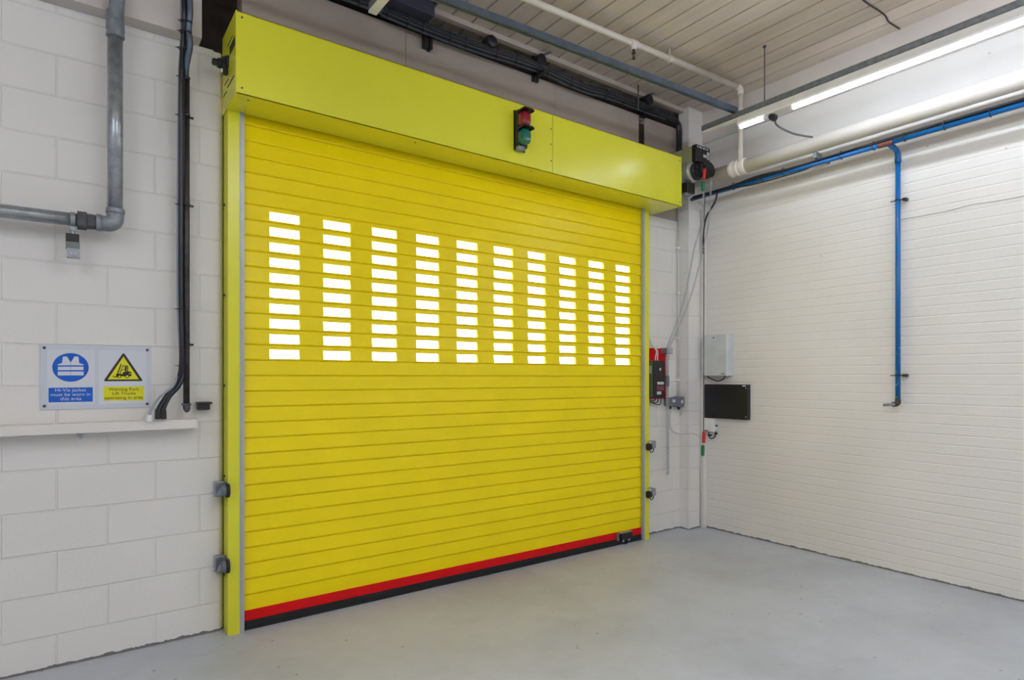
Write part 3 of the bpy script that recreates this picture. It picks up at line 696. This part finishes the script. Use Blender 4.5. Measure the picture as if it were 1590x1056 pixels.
cab('grey_cable', 'greyc', [P_(281, -12, 3.90), P_(281, 60, 3.93), P_(278, 120, yq+.04), P_(276.5, 250, yq+.05), P_(276, 450, yq+.06), P_(279, 540, yq+.05), P_(281, 565, yq+.04), P_(270, 597, yq+.03), P_(247, 618, yq+.02), P_(234, 638, yq), P_(232, 651, yq)], .0065, vc)
cab('thick_cable', 'strut', [P_(294, -12, 3.86), P_(295, 20, 3.86), P_(293, 45, 3.88), P_(295, 70, 3.88), P_(292, 88, 3.91), P_(289, 105, 3.94), P_(289, 122, ydp)], .0165, vc)
g = MB()
for px, py in ((246, 644), (253, 644)): p = P_(px, py, yq); g.lathe(p+V((0, 0, .035)), (0, 0, -1), [(0, .013), (.01, .017), (.055, .019), (.06, .017)], 12)
g.build('cable_gland', 'black', vc)
g = MB(); p = P_(232, 650, yq); g.lathe(p+V((0, 0, .02)), (0, 0, -1), [(0, .009), (.01, .015), (.035, .016)], 12); g.build('white_gland', 'white', vc)
g = MB()
for px, py, Y in ((289, 34, 3.87), (288, 50, 3.88), (286, 76, 3.9), (286, 120, 3.94), (285, 180, 3.96), (284, 318, 3.965), (284, 480, 3.97), (285, 568, 3.96)):
    p = P_(px, py, Y); g.tube([p+V((.030*math.cos(a*.524), .024*math.sin(a*.524), 0)) for a in range(13)], .003, 6); g.box(p+V((-.042, .0, -.002)), p+V((-.028, .004, .002)))
g.build('cable_tie', 'black', vc)
# dado trunking
zt0 = 1.253; xt1 = at(306.5, 658, Y=3.945).x
dt = thing('dado_trunking', 'white horizontal cable trunking along the block wall under the signs', 'trunking', (-.5, YW, zt0))
g = MB(); g.box((-2.6, 3.945, zt0), (xt1, YW+.003, zt0+.054), .004, 2); g.build('duct', 'pvc', dt)
Box('end_cap', 'pvc', (xt1-.001, 3.943, zt0-.002), (xt1+.004, YW-.001, zt0+.056), dt, .002)
p = at(125, 676, Y=3.97); g = MB(); g.lathe((p.x, 3.99, zt0+.002), (0, 0, -1), [(0, .016), (.016, .016), (.02, .008), (.03, .008)], 8); g.build('fixing_bolt', 'galv', dt)
p = at(307, 637, Y=4.0); q = at(328, 625, Y=4.0)
sb = thing('door_contact_box', 'small black box on the block wall right of the dark pipe end', 'box', (p.x, YW, p.z))
Box('body', 'black', (p.x, 4.0, p.z), (q.x-.006, YW-.001, q.z), sb, .004); Box('lid', 'black', (p.x-.003, 3.985, q.z-.010), (q.x+.004, YW-.001, q.z+.004), sb, .003)
# ------------------------------------------------------------------ signs
S = 8.8
def sg(cx_, cy_, Y=4.05): return at(60+cx_/S, 525+cy_/S, Y=Y)
a = at(62, 534, Y=4.05); c_ = at(234.5, 629, Y=4.05); A0, A1 = a.x, c_.x; ZB, ZT_ = 1.378, a.z
YS = YW-.001
sn = thing('safety_sign_board', 'clear acrylic board with a blue hi-viz sign and a yellow forklift warning sign', 'sign', ((A0+A1)/2, YW, ZB))
Box('backing_sheet', 'sign_back', (A0, YS-.005, ZB), (A1, YS, ZT_), sn, .001)
g = MB()
for x, z in ((A0+.018, ZB+.02), (A0+.018, ZT_-.02), (A1-.018, ZB+.02), (A1-.018, ZT_-.02)): g.lathe((x, YS-.004, z), (0, -1, 0), [(0, .008), (.004, .008), (.006, .004)], 12)
g.build('corner_screw', 'screw', sn)
xm = sg(790, 500).x
pa = Box('mandatory_sign', 'sign_white', (A0+.028, YS-.007, ZB+.022), (xm-.008, YS-.0045, ZT_-.026), sn, .0005); pa['label'] = 'left sign with blue disc and vest symbol'
pb = Box('warning_sign', 'sign_white', (xm+.008, YS-.007, ZB+.022), (A1-.022, YS-.0045, ZT_-.026), sn, .0005); pb['label'] = 'right sign with yellow triangle'
yA = YS-.0075
def px2(pts, par, m_, name, lift=0):
    b = MB()
    for poly in pts: b.poly([(sg(x, y).x, yA-lift, sg(x, y).z) for x, y in poly], (0, .0008, 0))
    return b.build(name, m_, par)
cc = V(((sg(185, 400).x+sg(685, 400).x)/2, yA, (sg(435, 205).z+sg(435, 597).z)/2)); rx = (sg(685, 400).x-sg(185, 400).x)/2; rz_ = (sg(435, 205).z-sg(435, 597).z)/2
g = MB(); g.poly([(cc.x+rx*math.cos(i*math.pi/24), yA, cc.z+rz_*math.sin(i*math.pi/24)) for i in range(48)], (0, .0008, 0)); g.build('blue_disc', 'sign_blue', pa)
px2([[(330, 255), (385, 250), (437, 330), (437, 372), (262, 372), (262, 356), (300, 350), (322, 335)], [(545, 255), (490, 250), (441, 330), (441, 372), (612, 372), (612, 356), (575, 350), (552, 335)],
     [(262, 393), (437, 391), (437, 437), (262, 439)], [(441, 391), (612, 391), (612, 437), (441, 437)], [(262, 458), (437, 457), (437, 510), (262, 511)], [(441, 457), (615, 457), (615, 510), (441, 510)]], pa, 'sign_white', 'vest_symbol', .0008)
px2([[(135, 680), (740, 672), (740, 868), (135, 880)]], pa, 'sign_blue', 'text_band')
px2([[(1160, 208), (1175, 214), (1418, 572), (1412, 588), (900, 590), (895, 572), (1145, 214)]], pb, 'sign_black', 'triangle_border')
px2([[(1160, 252), (1370, 564), (943, 566)]], pb, 'sign_yellow', 'triangle_field', .0008)
def circ(x, y, rr_, n=16): return [(x+rr_*1.22*math.cos(i*2*math.pi/n), y+rr_*math.sin(i*2*math.pi/n)) for i in range(n)]
px2([[(1060, 520), (1118, 355), (1135, 355), (1075, 520)], [(1100, 500), (1148, 375), (1156, 380), (1112, 500)], [(1146, 374), (1215, 374), (1222, 386), (1146, 386)], [(1210, 386), (1224, 386), (1224, 470), (1210, 470)],
     [(1005, 520), (1060, 526), (1075, 520), (1075, 534), (1050, 538), (1005, 528)], [(1060, 490), (1150, 490), (1150, 520), (1060, 524)], [(1150, 470), (1190, 455), (1265, 460), (1268, 522), (1150, 524)],
     [(1176, 400), (1204, 395), (1200, 455), (1180, 455)], circ(1192, 402, 12), [(1140, 432), (1180, 424), (1180, 434), (1140, 442)], circ(1104, 524, 22), circ(1212, 522, 24)], pb, 'sign_black', 'forklift_symbol', .0016)
px2([circ(1104, 524, 13), circ(1212, 522, 14), [(1236, 480), (1256, 480), (1256, 492), (1236, 492)]], pb, 'sign_yellow', 'wheel_centre', .0024)
px2([[(888, 665), (1443, 658), (1443, 850), (888, 858)]], pb, 'sign_yellow', 'text_band')
for s, y, w, par, m_, xc in (('Hi-Viz jacket', 712, 425, pa, 'sign_white', 438), ('must be worn in', 772, 540, pa, 'sign_white', 440), ('this area', 830, 290, pa, 'sign_white', 442),
                        ('Warning Fork', 700, 415, pb, 'sign_black', 1167), ('Lift Trucks', 757, 318, pb, 'sign_black', 1168), ('operating in area', 815, 525, pb, 'sign_black', 1166)):
    o = text(s, .0245, m_, par, (sg(xc, y).x, yA-.0006, sg(xc, y).z)); ww = (sg(xc+w/2, y).x-sg(xc-w/2, y).x); o.scale.x = ww/max(o.dimensions.x, .001)
# ------------------------------------------------------------------ lighting rows on steel trunking
def light_row(x, yend, ybat, ystop, lab, spans, tm):
    t = thing('strip_light', lab, 'ceiling light', (x, yend, 3.69), 'suspended fluorescent strip lights')
    g = MB(); g.box((x-.023, ystop, 3.782), (x+.023, yend, 3.788)); g.box((x-.023, ystop, 3.785), (x-.020, yend, 3.832)); g.box((x+.020, ystop, 3.785), (x+.023, yend, 3.832)); g.box((x-.023, ystop, 3.829), (x+.023, yend, 3.832))
    g.box((x-.025, ybat-.02, 3.78), (x+.025, ybat+.01, 3.834))
    g.build('trunking', 'galv_dull', t)
    Box('cover_strip', 'white', (x-.026, ybat, 3.768), (x+.026, yend, 3.781), t, .001)
    g = MB(); g.poly([(x-.030, ystop, 3.78), (x-.030, ystop, 3.73), (x-.022, ystop, 3.716), (x+.022, ystop, 3.716), (x+.030, ystop, 3.73), (x+.030, ystop, 3.78)], (0, ybat-ystop, 0)); g.build('batten_body', 'white', t)
    for a, c_ in spans:
        g = MB(); g.tube([(x, a, 3.700), (x, c_, 3.700)], .0165, 14); g.build('tube', tm, t)
        Box('lamp_holder', 'white', (x-.014, a-.02, 3.684), (x+.014, a, 3.72), t, .003); Box('lamp_holder', 'white', (x-.014, c_, 3.684), (x+.014, c_+.02, 3.72), t, .003)
    for y in (2.85, -.2, -3.2):
        g = MB(); g.tube([(x, y, 3.83), (x, y, 4.30)], .0045, 8); g.lathe((x, y, 4.285), (0, 0, 1), [(0, .014), (.014, .014)], 10); g.build('hanger_rod', 'darkgreyc', t)
    return t
L1 = light_row(4.655, 3.456, 3.09, -6.2, 'long lit fluorescent strip hanging along the right brick wall', [(2.86, 3.07), (.62, 2.60), (-1.50, .54), (-3.60, -1.58), (-5.7, -3.68)], 'tube_dim')
L2 = light_row(1.49, 3.506, 2.45, -6.2, 'strip light row over the door of which only the white end shows', [(-.40, 1.60), (-2.45, -.45), (-4.50, -2.50)], 'tube')
L3 = light_row(-1.675, 3.456, 2.45, -6.2, 'unseen strip light row added left of the frame for room light', [(-.40, 1.60), (-2.45, -.45), (-4.50, -2.50)], 'tube')  # unseen row, added at the same spacing to light the room
g = MB(); p = V((4.70, 2.80, 3.70)); g.lathe(p, (1, 0, 0), [(-.04, .02), (-.02, .028), (.02, .03), (.03, .02)], 12); g.build('plug', 'black', L1)
fx = at(1262, 212, X=5.06)
Tube('flex', 'darkgreyc', spline([p+V((.03, 0, .01)), at(1206, 194, X=4.84), at(1228, 206, X=4.93), at(1246, 210.5, X=5.0), at(1262, 213, X=5.04)], 8), .008, L1, 8)
# steel strut across
b0 = V((1.849, 3.253, 3.862)); b1 = V((4.655, 3.122, 3.858)); b0 = b0+(b0-b1)*.8
st = thing('steel_strut', 'blue grey steel channel hung across the ceiling to the right strip light', 'strut', b1)
d = (b1-b0).normalized(); n_ = d.cross(V((0, 0, 1))).normalized(); up = V((0, 0, 1)); w = .022
g = MB(); g.poly([b0+n_*w+up*(-w), b0+n_*w+up*w, b0-n_*w+up*w, b0-n_*w-up*w, b0-n_*(w-.014)-up*w, b0-n_*(w-.014)-up*(w-.006), b0+n_*(w-.014)-up*(w-.006), b0+n_*(w-.014)-up*w], b1-b0); g.build('channel', 'strut', st)
for k in (.06, .22):
    p = b0.lerp(b1, k); Tube('hanger_rod', 'darkgreyc', [p, (p.x, p.y, 4.30)], .005, st, 8)
# cream sprinkler pipe
e0 = at(1149.7, 137, X=5.04); e1 = at(821, 0, Y=3.36); e1 = e1+(e1-e0)*.9
sp_ = thing('cream_ceiling_pipe', 'cream painted pipe running under the ceiling and dropping to the white main', 'pipe', (5.04, e0.y, 3.58))
Tube('ceiling_run', 'cream', [e1, e0+V((-.04, 0, 0))], .024, sp_, 16)
Tube('drop', 'cream', [(5.04, e0.y, e0.z-.04), (5.04, e0.y, 3.56)], .024, sp_, 16)
g = MB(); g.tube(bend([e0+V((-.06, 0, .0)), V((5.04, e0.y, e0.z)), V((5.04, e0.y, e0.z-.06))], .05, 6), .029, 16); g.build('elbow', 'cream', sp_)
td = at(982, 70, Y=3.36); 
g = MB(); dd = (e0-e1).normalized(); q = e1+dd*((td.x-e1.x)/dd.x); g.lathe(q-dd*.035, dd, [(0, .030), (.07, .030)], 16); g.lathe(q, (0, 0, -1), [(0, .02), (.05, .02)], 12); g.build('tee', 'cream', sp_)
g = MB(); g.lathe(q+V((0, 0, -.04)), (0, 0, -1), [(0, .014), (.012, .014), (.016, .008), (.03, .01), (.034, .018), (.038, .018), (.042, .006), (.075, .010), (.08, .016), (.084, .004)], 10); g.build('sprinkler_head', 'brass', sp_)
for pxk in (1037,):
    q2 = e1+dd*((at(pxk, 90, Y=3.36).x-e1.x)/dd.x)
    g = MB(); g.lathe(q2-dd*.012, dd, [(0, .030), (.024, .030)], 16); g.tube([q2+V((0, 0, .02)), (q2.x, q2.y, 4.30)], .006, 8); g.build('pipe_hanger', 'cream', sp_)
# big white pipe
mp = thing('white_main_pipe', 'fat white painted pipe along the top of the brick wall', 'pipe', (5.08, 0, 3.516))
rr = .064
Tube('pipe', 'pvc', [(5.08, -6.3, 3.516), (5.08, 3.94, 3.516)], rr, mp, 32)
g = MB(); yk = at(1148, 250, X=5.08).y
g.lathe((5.08, yk+.08, 3.516), (0, -1, 0), [(0, rr), (.001, rr+.010), (.03, rr+.012), (.034, rr+.006), (.065, rr+.006), (.07, rr+.012), (.085, rr+.012), (.09, rr+.005), (.12, rr+.005), (.124, rr+.012), (.155, rr+.010), (.16, rr)], 32); g.build('coupling', 'pvc', mp)
for y in (2.65, -.4, -3.4):
    g = MB(); g.box((5.14, y-.012, 3.40), (XW-.001, y+.012, 3.425), .002); g.box((5.075, y-.014, 3.40), (5.16, y+.014, 3.452), .002); g.build('bracket', 'galv_dull', mp)
# ------------------------------------------------------------------ blue air line
XB_ = 5.12; zb3 = 3.362; rb = .0175
bp = thing('blue_air_pipe', 'blue painted air pipe running along and dropping down the white brick wall', 'pipe', (5.28, 2.05, 1.35))
tee = at(1380, 228, X=XB_)
Tube('horizontal_run', 'blue', [(XB_, 3.96, zb3), (XB_, tee.y+.05, zb3)], rb, bp, 16)
Tube('horizontal_run', 'blue', [(XB_, tee.y-.02, zb3), (XB_, -4.0, zb3)], rb, bp, 16)
g = MB(); g.lathe((XB_, tee.y+.07, zb3), (0, -1, 0), [(0, rb+.004), (.10, rb+.004)], 16); g.build('tee', 'rust', bp)
xd = 5.275; yd = tee.y; ztp = at(1406, 240, X=xd).z
g = MB(); g.tube(bend([(XB_, yd, zb3-.004), (XB_+.12, yd-.002, ztp+.05), (xd, yd-.003, ztp+.03), (xd, yd-.003, ztp-.04)], .04, 6), rb+.003, 16); g.lathe((xd, yd-.003, ztp-.045), (0, 0, 1), [(0, rb+.005), (.03, rb+.006), (.034, rb+.002)], 16)
g.build('elbow', 'blue', bp)
zbt = at(1406, 622, X=xd).z; yd -= .003
Tube('drop', 'blue_chip', [(xd, yd, ztp-.03), (xd, yd, zbt)], rb+.0005, bp, 16)
g = MB(); g.tube(bend([(xd, yd, zbt+.012), (xd, yd, zbt-.026), (xd-.08, yd, zbt-.030)], .03, 6), [rb+.004]*8+[rb-.001], 14) if False else g.tube(bend([(xd, yd, zbt+.012), (xd, yd, zbt-.026), (xd-.08, yd, zbt-.030)], .03, 6), rb+.003, 14)
g.build('end_elbow', 'brass', bp)
g = MB(); g.lathe((xd-.07, yd, zbt-.030), (-1, 0, 0), [(0, .014), (.05, .0125), (.055, .011), (.17, .011), (.172, .007)], 14); g.build('nozzle', 'galv_dull', bp)
for py in (308.5, 583):
    p = at(1406, py, X=xd); g = MB(); g.lathe((xd, yd, p.z-.006), (0, 0, 1), [(0, rb+.004), (.012, rb+.004)], 16); g.box((xd-.006, yd-.060, p.z-.010), (XW-.001, yd-.03, p.z+.010), .003); g.box((xd-.002, yd-.04, p.z-.004), (xd+.002, yd+.055, p.z+.003)); g.build('pipe_clip', 'black', bp)
bb_ = thing('air_line_cables', 'black cables strapped along the top of the blue air pipe', 'cable bundle', (XB_, 2.0, zb3+.03))
def W_(y, dz=0, dx=0): return V((XB_+dx, y, zb3+dz))
cab('cable', 'blackc', [W_(3.90, .010, -.03), W_(3.5, .02), W_(3.2, .035, -.01), W_(2.9, .025), W_(2.5, .028), W_(2.0, .032), W_(1.2, .026), W_(.4, .030), W_(-3.8, .03)], .010, bb_)
cab('cable', 'blackc', [W_(3.90, -.010, -.03), W_(3.5, -.005, -.02), W_(3.25, -.028, -.012), W_(2.9, -.03, -.01), W_(2.72, -.02, -.01), W_(2.58, .022, -.012), W_(2.0, .022, -.02), W_(1.2, .03, -.015), W_(-3.8, .03, -.02)], .006, bb_)
cab('cable', 'blackc', [W_(3.9, .0, -.04), W_(3.6, .01, -.026), W_(3.3, .012, -.026), W_(2.9, .014, -.026), W_(2.6, .02, -.02), W_(1.4, .036, -.016), W_(-3.8, .04, -.012)], .0065, bb_)
cab('drop_cable', 'blackc', [W_(3.62, .0, -.02), V((5.20, 3.72, 3.30)), V((5.25, 3.86, 3.18)), V((5.255, 3.895, 3.0)), V((5.255, 3.897, 2.82))], .009, bb_)
g = MB()
for y in (3.45, 3.15, 2.95, 2.45, 2.2, 1.98, 1.72, 1.45, 1.2):
    g.tube([W_(y, .010+.034*math.sin(a*.524), -.006+.030*math.cos(a*.524)) for a in range(13)], .003, 6)
g.build('cable_tie', 'black', bb_)
# thin wire on the brick wall
w = Tube('surface_wire', 'whitec', spline([at(1398, 306, X=XW-.004), at(1397.5, 338, X=XW-.004), at(1412, 338, X=XW-.004), at(1450, 331, X=XW-.004), at(1480, 325, X=XW-.004), at(1505, 318, X=XW-.004), at(1550, 311, X=XW-.004), at(1600, 302, X=XW-.004)], 6), .0028, None, 8)
tag(w, 'thin pale wire wandering across the brick wall right of the blue drop pipe', 'wire')
# ------------------------------------------------------------------ cables over the hood
cb_ = thing('overhead_cable_bundle', 'black cable bundle running above the yellow hood and bending down', 'cable bundle', at(800, 92, Y=3.97))
line = [(540, -6), (600, 20), (640, 37), (698, 60), (752, 79), (800, 94), (850, 112), (886, 129), (915, 140), (945, 148), (980, 161), (1009, 172), (1035, 181)]
Yb = 3.965
pts = [at(x, y, Y=Yb) for x, y in line]; pts = [pts[0]+V((-2.2, 0, -.02))]+pts
dn = [at(1050, 190, Y=3.975), at(1053.5, 205, Y=3.985), at(1053, 250, Y=3.99), at(1053, 300, Y=3.99)]
for off, r_, m_ in (((0, 0, 0), .024, 'blackc'), ((0, -.012, .028), .016, 'blackc'), ((0, .012, -.012), .018, 'strut'), ((0, -.022, .008), .012, 'blackc'), ((0, -.004, .046), .0075, 'strut')):
    o = V(off); pp = [p+o for p in pts]
    if r_ != .018: pp += [p+V((o.z*.6, o.y, 0)) for p in dn]
    cab('cable', m_, pp, r_, cb_, 12)
g = MB()
for px in (557, 600, 632, 656, 698, 722, 770, 800, 835, 850, 886, 900, 940, 968, 985, 1000, 1022):
    for (xa, ya), (xb, yb) in zip(line, line[1:]):
        if xa <= px <= xb: py = ya+(yb-ya)*(px-xa)/(xb-xa)
    p = at(px, py, Y=Yb); g.tube([p+V((0, .034*math.cos(a*.524), .010+.042*math.sin(a*.524))) for a in range(13)], .003, 6)
for z in (3.62, 3.72): p = dn[1]; g.tube([V((p.x+.005+.034*math.cos(a*.524), 3.985+.030*math.sin(a*.524), z)) for a in range(13)], .003, 6)
g.build('cable_tie', 'black', cb_)
# brackets carrying it
def bracket(px, py, kind, lab):
    p = at(px, py, Y=4.0); t = thing('cable_bracket', lab, 'bracket', (p.x, YW, p.z), 'brackets along the overhead cables')
    if kind == 'stub':
        g = MB(); g.box((p.x-.035, 4.01, p.z-.13), (p.x+.0, YW-.001, p.z+.02), .003); g.box((p.x+.006, 4.0, p.z-.14), (p.x+.028, YW-.001, p.z+.0), .003); g.build('arm', 'black', t)
    elif kind == 'dome':
        g = MB(); g.lathe((p.x, 4.0, p.z), (0, -1, 0), [(-.05, .03), (0, .05), (.05, .055), (.08, .045), (.09, .02)], 20); g.build('drum', 'black', t)
    else:
        g = MB(); g.box((p.x-.02, 3.90, p.z-.10), (p.x+.02, YW-.001, p.z-.085), .002); g.box((p.x-.03, 4.03, p.z-.13), (p.x+.03, YW-.001, p.z+.08), .003)
        g.lathe((p.x, 4.02, p.z+.02), (0, -1, 0), [(0, .05), (.07, .05), (.075, .035)], 18); g.build('clamp', 'black', t)
        g = MB(); g.poly([(p.x-.015, 4.04, p.z+.07), (p.x+.015, 4.04, p.z+.07), (p.x+.10, 3.94, p.z+.10), (p.x+.07, 3.93, p.z+.10)], (0, 0, .006)); g.build('strap', 'galv_dull', t)
bracket(667, 45, 'stub', 'short black bracket stub under the cables beside the steel box')
bracket(756, 70, 'dome', 'round black drum bracket on the cables left of the signal')
bracket(836, 100, 'full', 'black clamp bracket on the overhead cables above the signal')
bracket(1003, 160, 'full', 'large black clamp bracket near the right end of the overhead cables')
a = at(597, 20, Y=3.86); c_ = at(672, 45, Y=3.86)
jb2 = thing('steel_adaptor_box', 'dark blue grey steel box above the cables beside the white light end', 'box', (c_.x, 3.95, c_.z))
Box('body', 'boxblue', (a.x-.05, 3.83, 4.125), (c_.x, 4.0, 4.29), jb2, .004)
g = MB(); g.poly([(c_.x, 3.80, 4.25), (c_.x+.08, 3.80, 4.285), (c_.x+.08, 3.82, 4.285), (c_.x, 3.82, 4.20)], (0, .14, 0)); g.build('side_flange', 'boxblue', jb2)
Tube('hanger', 'darkgreyc', [at(991, 128, Y=3.93), V((at(991, 128, Y=3.93).x, 3.93, 4.06))], .006, None, 8); o = bpy.data.objects['hanger']
tag(o, 'thin dark drop rod between ceiling and the right cable bracket', 'rod'); o.name = 'drop_rod'
g = MB(); p0 = at(1338, -6, z=ZC-.003); 
cr = Tube('ceiling_crack', 'brass', spline([at(1325, -20, z=ZC-.005), at(1340, 0, z=ZC-.005), at(1372, 22, z=ZC-.005), at(1380, 34, z=ZC-.005), at(1397, 45, z=ZC-.006)], 6), .006, None, 6)  # thin brown tube added to draw a crack line in the ceiling
tag(cr, 'thin brown strip marking a crack in the ceiling boards near the brick wall', 'cable')
# ------------------------------------------------------------------ daylight, camera
w = bpy.data.worlds.new('World'); scn.world = w; w.use_nodes = True
bg = w.node_tree.nodes['Background']; bg.inputs[0].default_value = (.93, .96, 1, 1); bg.inputs[1].default_value = 4.0
cam = bpy.data.cameras.new('camera'); co = bpy.data.objects.new('camera', cam); COL.objects.link(co); scn.camera = co
cam.sensor_width = 36; cam.sensor_fit = 'HORIZONTAL'; cam.lens = F*36/1590
cam.shift_x = 0; cam.shift_y = (586-528)/1590
co.location = (0, 0, H); co.rotation_euler = (math.pi/2, 0, math.atan2(SA, CA)-math.pi/2)
cam.clip_start = .05
vs = scn.view_settings; vs.view_transform = 'Standard'; vs.look = 'None'; vs.gamma = 1; vs.use_curve_mapping = False; vs.exposure = 0.66
